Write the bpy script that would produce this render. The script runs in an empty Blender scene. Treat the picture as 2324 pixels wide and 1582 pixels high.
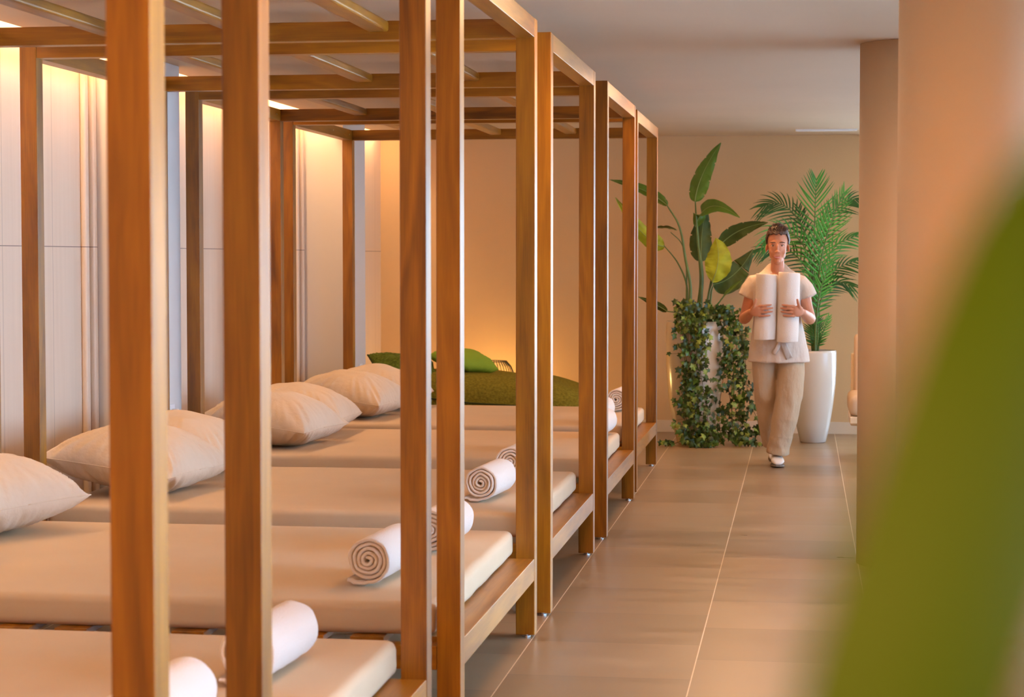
import bpy, bmesh, math, random
from mathutils import Vector, Matrix, Euler, noise
random.seed(7)
C = bpy.context.scene.collection
PI = math.pi
sin, cos = math.sin, math.cos

# ---------------------------------------------------------------- camera
F = 4519.0; YAW = math.radians(8.30); PITCH = math.radians(2.61); H = 1.40
cR = Vector((cos(YAW), sin(YAW), 0))
cF = Vector((-sin(YAW)*cos(PITCH), cos(YAW)*cos(PITCH), -sin(PITCH)))
cU = Vector((-sin(YAW)*sin(PITCH), cos(YAW)*sin(PITCH), cos(PITCH)))
def ray(x, y): return cF + cR*((x-1162)/F) - cU*((y-791)/F)
def atY(x, y, Y):
    d = ray(x, y); return d*(Y/d.y) + Vector((0, 0, H))
def atZ(x, y, Z):
    d = ray(x, y); return d*((Z-H)/d.z) + Vector((0, 0, H))
def atX(x, y, X):
    d = ray(x, y); return d*(X/d.x) + Vector((0, 0, H))
cam = bpy.data.cameras.new('camera'); camo = bpy.data.objects.new('camera', cam); C.objects.link(camo)
cam.sensor_width = 36; cam.lens = F/2324*36; cam.clip_start = 0.02
camo.location = (0, 0, H); camo.rotation_euler = (PI/2-PITCH, 0, YAW)
cam.dof.use_dof = True; cam.dof.focus_distance = 9.0; cam.dof.aperture_fstop = 7.0
bpy.context.scene.camera = camo
sc = bpy.context.scene
sc.view_settings.view_transform = 'Standard'; sc.view_settings.look = 'None'
sc.view_settings.exposure = 0.0; sc.view_settings.gamma = 1; sc.view_settings.use_curve_mapping = False

# ---------------------------------------------------------------- materials
def mat(name, col, rough=.6, spec=.5, bump=None, var=None, sheen=0, metal=0, coat=0, trans=0, sub=0):
    m = bpy.data.materials.new(name); m.use_nodes = True
    nt = m.node_tree; b = nt.nodes['Principled BSDF']
    b.inputs['Base Color'].default_value = (*col, 1); b.inputs['Roughness'].default_value = rough
    b.inputs['Specular IOR Level'].default_value = spec; b.inputs['Metallic'].default_value = metal
    if sheen: b.inputs['Sheen Weight'].default_value = sheen
    if coat: b.inputs['Coat Weight'].default_value = coat; b.inputs['Coat Roughness'].default_value = .15
    if sub: b.inputs['Subsurface Weight'].default_value = sub; b.inputs['Subsurface Radius'].default_value = (.03, .01, .006)
    tc = nt.nodes.new('ShaderNodeTexCoord')
    if var:   # (scale, amount, detail)
        n = nt.nodes.new('ShaderNodeTexNoise'); n.inputs['Scale'].default_value = var[0]; n.inputs['Detail'].default_value = var[2] if len(var) > 2 else 4
        nt.links.new(tc.outputs['Object'], n.inputs['Vector'])
        r = nt.nodes.new('ShaderNodeMapRange'); r.inputs[1].default_value = .3; r.inputs[2].default_value = .7
        r.inputs[3].default_value = 1-var[1]; r.inputs[4].default_value = 1+var[1]
        nt.links.new(n.outputs['Fac'], r.inputs[0])
        mx = nt.nodes.new('ShaderNodeVectorMath'); mx.operation = 'SCALE'; mx.inputs[0].default_value = col
        nt.links.new(r.outputs[0], mx.inputs['Scale']); nt.links.new(mx.outputs[0], b.inputs['Base Color'])
    if bump:  # (scale, distance, detail, stretch)
        n = nt.nodes.new('ShaderNodeTexNoise'); n.inputs['Scale'].default_value = bump[0]; n.inputs['Detail'].default_value = bump[2] if len(bump) > 2 else 3
        mp = nt.nodes.new('ShaderNodeMapping')
        if len(bump) > 3: mp.inputs['Scale'].default_value = bump[3]
        nt.links.new(tc.outputs['Object'], mp.inputs[0]); nt.links.new(mp.outputs[0], n.inputs['Vector'])
        bp = nt.nodes.new('ShaderNodeBump'); bp.inputs['Distance'].default_value = bump[1]; bp.inputs['Strength'].default_value = 1
        nt.links.new(n.outputs['Fac'], bp.inputs['Height']); nt.links.new(bp.outputs[0], b.inputs['Normal'])
    return m

def wood(name, axis, dark=(.115, .034, .0006), light=(.40, .150, .004)):
    m = bpy.data.materials.new(name); m.use_nodes = True
    nt = m.node_tree; N = nt.nodes; L = nt.links; b = N['Principled BSDF']
    tc = N.new('ShaderNodeTexCoord'); oi = N.new('ShaderNodeObjectInfo')
    add = N.new('ShaderNodeVectorMath'); add.operation = 'ADD'
    mul = N.new('ShaderNodeMath'); mul.operation = 'MULTIPLY'; mul.inputs[1].default_value = 37.0
    L.new(oi.outputs['Random'], mul.inputs[0])
    L.new(tc.outputs['Object'], add.inputs[0]); L.new(mul.outputs[0], add.inputs[1])
    mp = N.new('ShaderNodeMapping'); s = [1, 1, 1]; s[axis] = .12; mp.inputs['Scale'].default_value = s
    L.new(add.outputs[0], mp.inputs[0])
    n1 = N.new('ShaderNodeTexNoise'); n1.inputs['Scale'].default_value = 9; n1.inputs['Detail'].default_value = 3; n1.inputs['Distortion'].default_value = .6
    L.new(mp.outputs[0], n1.inputs['Vector'])
    m1 = N.new('ShaderNodeMath'); m1.operation = 'MULTIPLY'; m1.inputs[1].default_value = 5.0; L.new(n1.outputs['Fac'], m1.inputs[0])
    fr = N.new('ShaderNodeMath'); fr.operation = 'PINGPONG'; fr.inputs[1].default_value = .5; L.new(m1.outputs[0], fr.inputs[0])
    mp2 = N.new('ShaderNodeMapping'); s2 = [1, 1, 1]; s2[axis] = .03; mp2.inputs['Scale'].default_value = s2
    L.new(add.outputs[0], mp2.inputs[0])
    n2 = N.new('ShaderNodeTexNoise'); n2.inputs['Scale'].default_value = 260; n2.inputs['Detail'].default_value = 4
    L.new(mp2.outputs[0], n2.inputs['Vector'])
    n3 = N.new('ShaderNodeTexNoise'); n3.inputs['Scale'].default_value = 14; n3.inputs['Detail'].default_value = 2
    L.new(mp.outputs[0], n3.inputs['Vector'])
    a1 = N.new('ShaderNodeMath'); a1.operation = 'MULTIPLY'; a1.inputs[1].default_value = .36; L.new(fr.outputs[0], a1.inputs[0])
    a2 = N.new('ShaderNodeMath'); a2.operation = 'MULTIPLY_ADD'; a2.inputs[1].default_value = .34; L.new(n2.outputs['Fac'], a2.inputs[0]); L.new(a1.outputs[0], a2.inputs[2])
    a3 = N.new('ShaderNodeMath'); a3.operation = 'MULTIPLY_ADD'; a3.inputs[1].default_value = .75; L.new(n3.outputs['Fac'], a3.inputs[0]); L.new(a2.outputs[0], a3.inputs[2])
    a4 = N.new('ShaderNodeMath'); a4.operation = 'MULTIPLY_ADD'; a4.inputs[1].default_value = .25; L.new(oi.outputs['Random'], a4.inputs[0]); L.new(a3.outputs[0], a4.inputs[2])
    cr = N.new('ShaderNodeValToRGB'); e = cr.color_ramp.elements
    e[0].position = .42; e[0].color = (*dark, 1); e[1].position = 1.0; e[1].color = (*light, 1)
    L.new(a4.outputs[0], cr.inputs[0]); L.new(cr.outputs[0], b.inputs['Base Color'])
    b.inputs['Roughness'].default_value = .46; b.inputs['Specular IOR Level'].default_value = .12; b.inputs['Coat Weight'].default_value = .75; b.inputs['Coat IOR'].default_value = 1.5; b.inputs['Coat Roughness'].default_value = .36
    bp = N.new('ShaderNodeBump'); bp.inputs['Distance'].default_value = .0004; L.new(n2.outputs['Fac'], bp.inputs['Height']); L.new(bp.outputs[0], b.inputs['Normal'])
    return m

WZ, WX, WY = wood('teak grain upright', 2), wood('teak grain crosswise', 0), wood('teak grain lengthwise', 1)
MATT = mat('mattress cover', (.62, .46, .30), .85, .2, bump=(900, .0004, 2), var=(3, .03))
PIL = mat('pillow cotton', (.66, .52, .38), .75, .25, bump=(22, .006, 3, (1, 1, 1)), var=(5, .04))
TOW = mat('terry cotton', (.82, .75, .68), .95, .1, bump=(260, .0028, 4), sheen=.2)
PLAST = mat('plaster paint', (.68, .455, .24), .8, .25, bump=(60, .0006, 3), var=(1.2, .03))
CEIL = mat('ceiling paint', (.62, .49, .35), .85, .15, var=(.9, .04, 3))
COLM = mat('column paint', (.68, .50, .33), .75, .2, bump=(30, .0006, 2), var=(1.5, .03))
PILM = mat('pilaster paint', (.72, .68, .64), .6, .3)
BASEM = mat('baseboard paint', (.74, .60, .45), .5, .3)
CERW = mat('white glazed ceramic', (.62, .60, .58), .22, .5, coat=.4)
CERC = mat('cream glazed ceramic', (.56, .47, .35), .22, .5, coat=.4)
GBOU = mat('green boucle', (.20, .17, .020), .95, .1, bump=(55, .010, 4, (1, 1, 2.2)), var=(60, .28, 3))
GDARK = mat('dark green boucle', (.10, .14, .018), .95, .1, bump=(60, .01, 4), var=(50, .45, 3))
GPIPE = mat('dark green piping', (.035, .045, .012), .8, .2)
GSMO = mat('bright green cotton', (.24, .36, .03), .85, .2, bump=(14, .004, 2), var=(400, .08))
BLACK = mat('black powder coated wire', (.03, .028, .02), .5, .4)
STEEL = mat('steel', (.7, .7, .7), .3, .5, metal=1)
PLASTIC = mat('white plastic', (.85, .85, .85), .35, .5)
SOIL = mat('dark soil', (.05, .035, .02), .95, .1, bump=(60, .01))
LEAFD = mat('dark banana leaf', (.055, .080, .012), .6, .25, var=(9, .25))
LEAFM = mat('green banana leaf', (.075, .17, .02), .42, .4, var=(9, .25))
LEAFY = mat('yellow green banana leaf', (.30, .36, .02), .5, .3, var=(12, .25))
MIDRIB = mat('pale leaf midrib', (.22, .30, .10), .5, .3)
STEMG = mat('green leaf stalk', (.10, .17, .05), .5, .4, var=(6, .3))
PALMG = mat('bright palm leaflet', (.055, .32, .045), .4, .5, var=(6, .35))
PALMD = mat('deep palm leaflet', (.025, .12, .02), .45, .4, var=(6, .35))
IVYD = mat('dark ivy leaf', (.022, .055, .009), .4, .5, var=(25, .5))
IVYG = mat('mid green ivy leaf', (.05, .115, .015), .4, .5, var=(25, .5))
IVYL = mat('light ivy leaf', (.20, .28, .05), .45, .4, var=(25, .4))
VINE = mat('ivy stem', (.10, .07, .03), .8, .2)
SKIN = mat('skin', (.55, .24, .135), .5, .35, sub=.12, var=(25, .05))
LIPS = mat('lips', (.50, .12, .10), .4, .4)
HAIR = mat('dark brown hair', (.045, .022, .015), .5, .5, bump=(160, .004, 3, (1, 1, .15)), var=(60, .5))
EYEW = mat('eye white', (.75, .72, .70), .2, .5)
EYED = mat('dark iris', (.03, .02, .015), .15, .5)
TUNIC = mat('off-white tunic linen', (.64, .55, .47), .85, .2, bump=(26, .008, 3, (1, 1, .45)))
TROUS = mat('sand trousers cotton', (.52, .39, .26), .85, .2, bump=(20, .012, 3, (1, 1, .5)))
SHOE = mat('white leather shoe', (.80, .76, .70), .45, .4)
RUB = mat('grey rubber sole', (.22, .19, .16), .8, .3)
UPH = mat('beige upholstery', (.66, .50, .34), .85, .2, bump=(500, .0006, 2))
LACQ = mat('cream lacquered wood', (.76, .62, .42), .4, .4)
GRASSL = mat('fresh green blade', (.105, .25, .002), .5, .4, var=(8, .2), trans=1)
GLASS = bpy.data.materials.new('window glass'); GLASS.use_nodes = True
_b = GLASS.node_tree.nodes['Principled BSDF']; _b.inputs['Transmission Weight'].default_value = 1; _b.inputs['Roughness'].default_value = 0; _b.inputs['IOR'].default_value = 1.05
def emis(name, col, s):
    m = bpy.data.materials.new(name); m.use_nodes = True; b = m.node_tree.nodes['Principled BSDF']
    b.inputs['Base Color'].default_value = (*col, 1); b.inputs['Emission Color'].default_value = (*col, 1); b.inputs['Emission Strength'].default_value = s
    return m
LED = emis('warm light strip', (1, .72, .40), 6)
BULB = emis('lamp bulb glow', (1, .62, .2), 25)

def floor_mat():
    m = bpy.data.materials.new('stone look floor tiles'); m.use_nodes = True
    nt = m.node_tree; N = nt.nodes; L = nt.links; b = N['Principled BSDF']
    geo = N.new('ShaderNodeTexCoord'); sep = N.new('ShaderNodeSeparateXYZ'); L.new(geo.outputs['Object'], sep.inputs[0])
    def M(op, a, bb=None, c=None):
        n = N.new('ShaderNodeMath'); n.operation = op
        for i, v in enumerate((a, bb, c)):
            if v is None: continue
            if isinstance(v, (int, float)): n.inputs[i].default_value = v
            else: L.new(v, n.inputs[i])
        return n.outputs[0]
    W = .617
    fx = M('DIVIDE', M('ADD', sep.outputs[0], .975+W*20), W)       # a joint runs along x=-.975
    col = M('FLOOR', fx)
    off = M('MULTIPLY', M('MODULO', col, 2), .43)
    fy = M('ADD', M('DIVIDE', M('ADD', sep.outputs[1], 30.03), .6), off)
    def line(f, w):
        fr = M('FRACT', f); d = M('MINIMUM', fr, M('SUBTRACT', 1, fr)); return M('LESS_THAN', d, w)
    lx = line(fx, .0035); ly = line(fy, .0035)
    cv = N.new('ShaderNodeCombineXYZ'); L.new(col, cv.inputs[0]); L.new(M('FLOOR', fy), cv.inputs[1])
    wn = N.new('ShaderNodeTexWhiteNoise'); L.new(cv.outputs[0], wn.inputs['Vector'])
    n1 = N.new('ShaderNodeTexNoise'); n1.inputs['Scale'].default_value = 3.5; n1.inputs['Detail'].default_value = 6
    mp = N.new('ShaderNodeMapping'); mp.inputs['Scale'].default_value = (.6, 2.2, 1); L.new(geo.outputs['Object'], mp.inputs[0]); L.new(mp.outputs[0], n1.inputs['Vector'])
    t = M('ADD', M('MULTIPLY', wn.outputs[0], .45), M('MULTIPLY', n1.outputs['Fac'], .75))
    cr = N.new('ShaderNodeValToRGB'); e = cr.color_ramp.elements
    e[0].position = .2; e[0].color = (.23, .155, .085, 1); e[1].position = .85; e[1].color = (.39, .27, .155, 1)
    L.new(t, cr.inputs[0])
    mx = N.new('ShaderNodeMix'); mx.data_type = 'RGBA'; L.new(lx, mx.inputs[0]); L.new(cr.outputs[0], mx.inputs[6]); mx.inputs[7].default_value = (.80, .66, .48, 1)  # lengthwise joints pale: the light they reflect is painted into the grout
    mx2 = N.new('ShaderNodeMix'); mx2.data_type = 'RGBA'; L.new(ly, mx2.inputs[0]); L.new(mx.outputs[2], mx2.inputs[6]); mx2.inputs[7].default_value = (.20, .15, .11, 1)  # crosswise joints of the same grout painted dark, without that reflected light
    L.new(mx2.outputs[2], b.inputs['Base Color'])
    r = N.new('ShaderNodeMapRange'); L.new(n1.outputs['Fac'], r.inputs[0]); r.inputs[3].default_value = .22; r.inputs[4].default_value = .42
    L.new(r.outputs[0], b.inputs['Roughness'])
    return m
FLOOR = floor_mat()

def panel_mat():
    m = bpy.data.materials.new('pale limed wood panels'); m.use_nodes = True
    nt = m.node_tree; N = nt.nodes; L = nt.links; b = N['Principled BSDF']
    tc = N.new('ShaderNodeTexCoord'); sep = N.new('ShaderNodeSeparateXYZ'); L.new(tc.outputs['Object'], sep.inputs[0])
    def M(op, a, bb=None):
        n = N.new('ShaderNodeMath'); n.operation = op
        for i, v in enumerate((a, bb)):
            if v is None: continue
            if isinstance(v, (int, float)): n.inputs[i].default_value = v
            else: L.new(v, n.inputs[i])
        return n.outputs[0]
    fy = M('FRACT', M('DIVIDE', M('ADD', sep.outputs[1], 10-8.87+.583*20), .583))
    l1 = M('LESS_THAN', fy, .010)
    l2 = M('LESS_THAN', M('ABSOLUTE', M('SUBTRACT', sep.outputs[2], 1.452)), .0022)
    ln = M('MAXIMUM', M('MULTIPLY', l1, .45), l2)
    mp = N.new('ShaderNodeMapping'); mp.inputs['Scale'].default_value = (1, 1, .05); L.new(tc.outputs['Object'], mp.inputs[0])
    n = N.new('ShaderNodeTexNoise'); n.inputs['Scale'].default_value = 30; n.inputs['Detail'].default_value = 5; L.new(mp.outputs[0], n.inputs['Vector'])
    cr = N.new('ShaderNodeValToRGB'); e = cr.color_ramp.elements; e[0].position = .3; e[0].color = (.74, .59, .45, 1); e[1].position = .7; e[1].color = (.78, .63, .49, 1)
    L.new(n.outputs['Fac'], cr.inputs[0])
    mx = N.new('ShaderNodeMix'); mx.data_type = 'RGBA'; L.new(ln, mx.inputs[0]); L.new(cr.outputs[0], mx.inputs[6]); mx.inputs[7].default_value = (.28, .2, .15, 1)
    L.new(mx.outputs[2], b.inputs['Base Color']); b.inputs['Roughness'].default_value = .5
    return m
PANEL = panel_mat()

# ---------------------------------------------------------------- helpers
def tag(o, label=None, cat=None, group=None, kind=None):
    if label: o['label'] = label
    if cat: o['category'] = cat
    if group: o['group'] = group
    if kind: o['kind'] = kind
    return o
def thing(name, loc, label, cat, group=None, rz=0):
    o = bpy.data.objects.new(name, None); C.objects.link(o); o.location = loc; o.rotation_euler = (0, 0, rz)
    return tag(o, label, cat, group)
def link(name, me, m, parent=None, smooth=False):
    ms = m if isinstance(m, (list, tuple)) else [m]
    for x in ms: me.materials.append(x)
    if smooth:
        for p in me.polygons: p.use_smooth = True
    o = bpy.data.objects.new(name, me); C.objects.link(o)
    if parent: o.parent = parent
    return o
def fin(name, bm, m, parent=None, smooth=False):
    me = bpy.data.meshes.new(name); bm.normal_update(); bm.to_mesh(me); bm.free()
    return link(name, me, m, parent, smooth)
def from_vf(name, v, f, m, parent=None, smooth=True, idx=None):
    me = bpy.data.meshes.new(name); me.from_pydata([tuple(p) for p in v], [], f); me.update()
    if idx: me.polygons.foreach_set('material_index', idx)
    return link(name, me, m, parent, smooth)
def box(bm, x0, x1, y0, y1, z0, z1, bev=0, seg=2):
    vs = [bm.verts.new(p) for p in ((x0,y0,z0),(x1,y0,z0),(x1,y1,z0),(x0,y1,z0),(x0,y0,z1),(x1,y0,z1),(x1,y1,z1),(x0,y1,z1))]
    fs = [bm.faces.new([vs[i] for i in q]) for q in ((3,2,1,0),(4,5,6,7),(0,1,5,4),(1,2,6,5),(2,3,7,6),(3,0,4,7))]
    if bev:
        es = {e for f in fs for e in f.edges}
        bmesh.ops.bevel(bm, geom=list(es), offset=bev, segments=seg, profile=.5, affect='EDGES')
def bx(name, d, m, parent=None, bev=.002, seg=2, smooth=False):
    bm = bmesh.new(); box(bm, *d, bev, seg); return fin(name, bm, m, parent, smooth)
def struct(o): o['kind'] = 'structure'; return o

def tube_vf(pts, radii, n=10, flat=None, cap=True, base=0):
    """tube along pts; radii float or (ra, rb) with ra across the 'side' axis"""
    pts = [Vector(p) for p in pts]; V = []; Fc = []
    up = Vector((0, 0, 1)) if flat is None else Vector(flat)
    prev = None
    for i, p in enumerate(pts):
        t = (pts[min(i+1, len(pts)-1)] - pts[max(i-1, 0)]).normalized()
        if prev is None:
            a = t.cross(up)
            if a.length < 1e-3: a = t.cross(Vector((0, 1, 0)))
        else: a = prev - t*prev.dot(t)
        a.normalize(); bb = t.cross(a).normalized(); prev = a
        r = radii[i] if isinstance(radii, (list, tuple)) else radii
        ra, rb = r if isinstance(r, (list, tuple)) else (r, r)
        for k in range(n):
            w = 2*PI*k/n; V.append(p + a*(ra*cos(w)) + bb*(rb*sin(w)))
    for i in range(len(pts)-1):
        for k in range(n):
            a0 = base+i*n+k; a1 = base+i*n+(k+1) % n
            Fc.append((a0, a1, a1+n, a0+n))
    if cap:
        Fc.append(tuple(base+k for k in reversed(range(n)))); Fc.append(tuple(base+(len(pts)-1)*n+k for k in range(n)))
    return V, Fc
class MB:
    def __init__(s): s.v = []; s.f = []; s.i = []
    def add(s, v, f, mi=0):
        b = len(s.v); s.v += list(v); s.f += [tuple(b+k for k in q) for q in f]; s.i += [mi]*len(f)
    def tube(s, pts, r, n=10, mi=0, flat=None): s.add(*tube_vf(pts, r, n, flat), mi)
    def ell(s, c, r, nu=20, nv=12, rot=None, mi=0):
        c = Vector(c); v = []; f = []
        for i in range(nv+1):
            th = PI*i/nv
            for k in range(nu):
                w = 2*PI*k/nu; p = Vector((r[0]*sin(th)*cos(w), r[1]*sin(th)*sin(w), r[2]*cos(th)))
                if rot: p = rot @ p
                v.append(c+p)
        for i in range(nv):
            for k in range(nu):
                a = i*nu+k; b = i*nu+(k+1) % nu
                if i == 0: f.append((a, b+nu, a+nu))
                elif i == nv-1: f.append((a, b, a+nu))
                else: f.append((a, b, b+nu, a+nu))
        s.add(v, f, mi)
    def rings(s, rs, n=28, mi=0):
        """rs: (cx, cy, z, rx, ry[, tilt]) closed loft"""
        v = []; f = []
        for r in rs:
            tl = r[5] if len(r) > 5 else 0
            for k in range(n):
                w = 2*PI*k/n; v.append(Vector((r[0]+r[3]*cos(w), r[1]+r[4]*sin(w), r[2]+tl*r[4]*sin(w))))
        for i in range(len(rs)-1):
            for k in range(n):
                a = i*n+k; b = i*n+(k+1) % n; f.append((a, b, b+n, a+n))
        f.append(tuple(reversed(range(n)))); f.append(tuple((len(rs)-1)*n+k for k in range(n)))
        s.add(v, f, mi)
    def build(s, name, m, parent=None, smooth=True): return from_vf(name, s.v, s.f, m, parent, smooth, s.i)
def remesh(o, vox, smooth=4, disp=None):
    """fuse overlapping closed volumes of o into one continuous surface"""
    md = o.modifiers.new('r', 'REMESH'); md.mode = 'VOXEL'; md.voxel_size = vox; md.use_smooth_shade = True
    sm = o.modifiers.new('s', 'SMOOTH'); sm.factor = .5; sm.iterations = smooth
    dg = bpy.context.evaluated_depsgraph_get(); dg.update()
    me = bpy.data.meshes.new_from_object(o.evaluated_get(dg)); o.modifiers.clear(); o.data = me
    for p in me.polygons: p.use_smooth = True
    if disp:
        me.update()
        new = [v.co+v.normal*disp(v.co) for v in me.vertices]
        me.vertices.foreach_set('co', [x for p in new for x in p])
        me.update()
    return o
def copy_tree(o, parent=None):
    c = o.copy(); C.objects.link(c)
    if parent: c.parent = parent
    for ch in list(o.children): copy_tree(ch, c)
    return c

# ---------------------------------------------------------------- room
YW = 16.0; XL = -3.42; CZ = 2.37; XR = 3.4; YB = -3.0
struct(bx('floor', (XL-.2, XR+.2, YB, YW+.2, -.1, 0), FLOOR, bev=0))
struct(bx('ceiling', (-3.26, XR+.2, YB, YW+.2, CZ, CZ+.12), CEIL, bev=0))
struct(bx('trim_1', (XL-.2, XR+.2, YB, YW+.2, CZ+.25, CZ+.35), CEIL, bev=0))          # slab above the light cove
struct(bx('wall_left', (XL-.1, XL, YB, YW+.1, 0, CZ+.25), PANEL, bev=0))
bm = bmesh.new()
for q in ((XL, .95, 0, CZ+.25), (3.25, XR, 0, CZ+.25), (.95, 3.25, 0, .10), (.95, 3.25, 2.25, CZ+.25)): box(bm, q[0], q[1], YW, YW+.1, q[2], q[3])
struct(fin('wall_back', bm, PLAST))
bm = bmesh.new()
for q in ((.95, 3.25, .10, .16), (.95, 3.25, 2.19, 2.25), (.95, 1.01, .16, 2.19), (3.19, 3.25, .16, 2.19), (2.07, 2.13, .16, 2.19)): box(bm, q[0], q[1], YW+.03, YW+.08, q[2], q[3])
wb = struct(fin('window_6', bm, PILM))  # unseen window, added so daylight gives the posts a pale sheen
bm = bmesh.new(); box(bm, 1.01, 3.19, YW+.050, YW+.058, .16, 2.19); fin('pane', bm, GLASS, wb)
struct(bx('baseboard_back', (XL+.001, XR, YW-.014, YW, 0, .095), BASEM, bev=.002))
n = 2
for (y0, y1) in ((1.0, 1.5), (5.15, 5.60), (9.37, 9.80), (13.44, 14.13)):
    struct(bx('trim_%d' % n, (XL, -3.135, y0, y1, 0, CZ-.001), [PILM], bev=.003)); n += 1
for (y0) in (9.14, 9.25, 13.18, 13.32):                                               # slim upright battens beside the pilasters
    struct(bx('trim_%d' % n, (XL, XL+.03, y0, y0+.05, 0, CZ-.001), PANEL, bev=.012, seg=3)); n += 1
# right-hand wall with tall windows
WZ0, WZ1 = .25, 2.2
wins = [(-1.5, .9), (1.5, 4.2), (4.9, 7.6), (8.6, 11.2), (11.7, 14.3)]
bm = bmesh.new()
box(bm, XR, XR+.2, YB, YW+.1, 0, WZ0); box(bm, XR, XR+.2, YB, YW+.1, WZ1, CZ+.25)
ys = [YB] + [v for w in wins for v in w] + [YW+.1]
for i in range(0, len(ys), 2): box(bm, XR, XR+.2, ys[i], ys[i+1], WZ0, WZ1)
struct(fin('wall_right', bm, PLAST))
for i, (a, b_) in enumerate(wins):
    bm = bmesh.new()
    for q in ((a, b_, WZ0, WZ0+.05), (a, b_, WZ1-.05, WZ1), (a, a+.05, WZ0+.05, WZ1-.05), (b_-.05, b_, WZ0+.05, WZ1-.05), ((a+b_)/2-.025, (a+b_)/2+.025, WZ0+.05, WZ1-.05)):
        box(bm, XR+.06, XR+.12, q[0], q[1], q[2], q[3])
    w = struct(fin('window_%d' % (i+1), bm, PILM))
    bm = bmesh.new(); box(bm, XR+.085, XR+.092, a+.05, b_-.05, WZ0+.05, WZ1-.05)
    fin('pane', bm, GLASS, w)
# round columns
def column(name, cx, cy, r):
    mb = MB(); mb.rings([(cx, cy, 0, r, r), (cx, cy, CZ-.001, r, r)], 96)
    o = mb.build(name, COLM)
    for p in o.data.polygons:
        if len(p.vertices) > 4: p.use_smooth = False
    return struct(o)
column('column_1', .472, 9.25, .22)
column('column_2', .472, 5.50, .22)
struct(bx('led_strip', (-3.40, -3.38, YB+.1, YW-.1, CZ+.14, CZ+.16), LED, bev=0))
# ceiling slot diffuser
vt = thing('air_vent', (.17, 15.30, CZ), 'slim white air slot in the ceiling before the back wall', 'vent')
bm = bmesh.new()
for q in ((-.23, .23, -.05, -.035), (-.23, .23, .035, .05), (-.23, -.215, -.035, .035), (.215, .23, -.035, .035)): box(bm, q[0], q[1], q[2], q[3], -.012, 0, .001)
fin('vent_frame', bm, PLASTIC, vt)
bm = bmesh.new(); box(bm, -.215, .215, -.034, -.008, -.006, 0); box(bm, -.215, .215, .008, .034, -.006, 0); fin('vent_blade', bm, PLASTIC, vt)

# ---------------------------------------------------------------- four-poster daybeds
def make_bed():
    t = thing('daybed', (0, 0, 0), 'x', 'daybed', 'four-poster daybeds in a row')
    Lb, Wb, P = 1.67, 2.15, .07
    for (x, y) in ((-P, 0), (-P, Lb-P), (-Wb, 0), (-Wb, Lb-P)):
        p = bx('post', (x, x+P, y, y+P, .012, 2.27), WZ, t, .0025)
        mb = MB(); mb.rings([(x+P/2, y+P/2, 0, .016, .016), (x+P/2, y+P/2, .005, .016, .016), (x+P/2, y+P/2, .006, .008, .008), (x+P/2, y+P/2, .0115, .008, .008)], 16)
        mb.build('foot_glide', STEEL, p, False)
    e = .0008
    for nm, z0, z1 in (('bed_rail', .21, .28), ('canopy_rail', 2.20, 2.27)):
        bx(nm, (-Wb+P+e, -P-e, .002, P-.002, z0, z1-.0008), WX, t); bx(nm, (-Wb+P+e, -P-e, Lb-P+.002, Lb-.002, z0, z1-.0008), WX, t)
        for x0 in (-P+.001, -Wb+.001):
            if nm == 'bed_rail':      # wide ledge beside the mattress
                r = bx(nm, (-.125 if x0 > -1 else x0, -.001 if x0 > -1 else x0+.124, P+e, Lb-P-e, .214, .2945), WY, t)
            else: r = bx(nm, (x0, x0+P-.002, P+e, Lb-P-e, z0, z1-.0008), WY, t)
            if nm == 'canopy_rail':
                for yy in (.16, 1.05, 1.52):
                    xi = x0-.0005 if x0 > -1 else x0+P-.0015
                    mb = MB(); mb.tube([(xi-.001, yy, 2.235), (xi+.002, yy, 2.235)], .005, 10); mb.build('bolt', STEEL, r, False)
    for x in (-.58, -1.09, -1.60):
        bx('canopy_slat', (x-.04, x+.04, P-.001, Lb-P+.001, 2.228, 2.268), WY, t, .010, 3)
    for k in range(10):
        x = -.23-k*.18
        bx('base_slat', (x-.10, x, .015, Lb-.015, .2795, .299), WY, t, .002)
    # mattress
    bm = bmesh.new(); box(bm, -Wb+P+.008, -P-.010, .045, Lb-.045, .2995, .397, .026, 5)
    es = [e_ for e_ in bm.edges if e_.calc_length() > .5]
    for _ in range(1):
        bmesh.ops.subdivide_edges(bm, edges=es, cuts=24, use_grid_fill=True)
    for v in bm.verts:
        q = noise.noise(Vector((v.co.x*2.2, v.co.y*2.2, 3)))*.0035
        if v.co.z > .36: v.co.z += q
        if v.co.x > -.12: v.co.x += noise.noise(Vector((7, v.co.y*5, v.co.z*4)))*.006
    fin('mattress', bm, MATT, t, True)
    return t
bed0 = make_bed()
beds = [(-.968, 1.286, 'wooden four-poster daybed nearest the camera, only one post inside the picture'),
        (-.968, 3.49, 'wooden four-poster daybed with a bare mattress at the bottom left, two towels at its foot'),
        (-.968, 5.61, 'wooden four-poster daybed second in the row, wide wood ledge showing beside its mattress'),
        (-.966, 7.665, 'wooden four-poster daybed in mid row, between the ledge bed and the first pilaster'),
        (-.955, 9.80, 'wooden four-poster daybed beside the first pale pilaster, second from the far end'),
        (-.966, 11.73, 'wooden four-poster daybed furthest down the row, in front of the green lounger')]
B = []
for i, (x, y, lb) in enumerate(beds):
    o = bed0 if i == 0 else copy_tree(bed0)
    o.location = (x, y, 0); o['label'] = lb; B.append(o)

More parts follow.
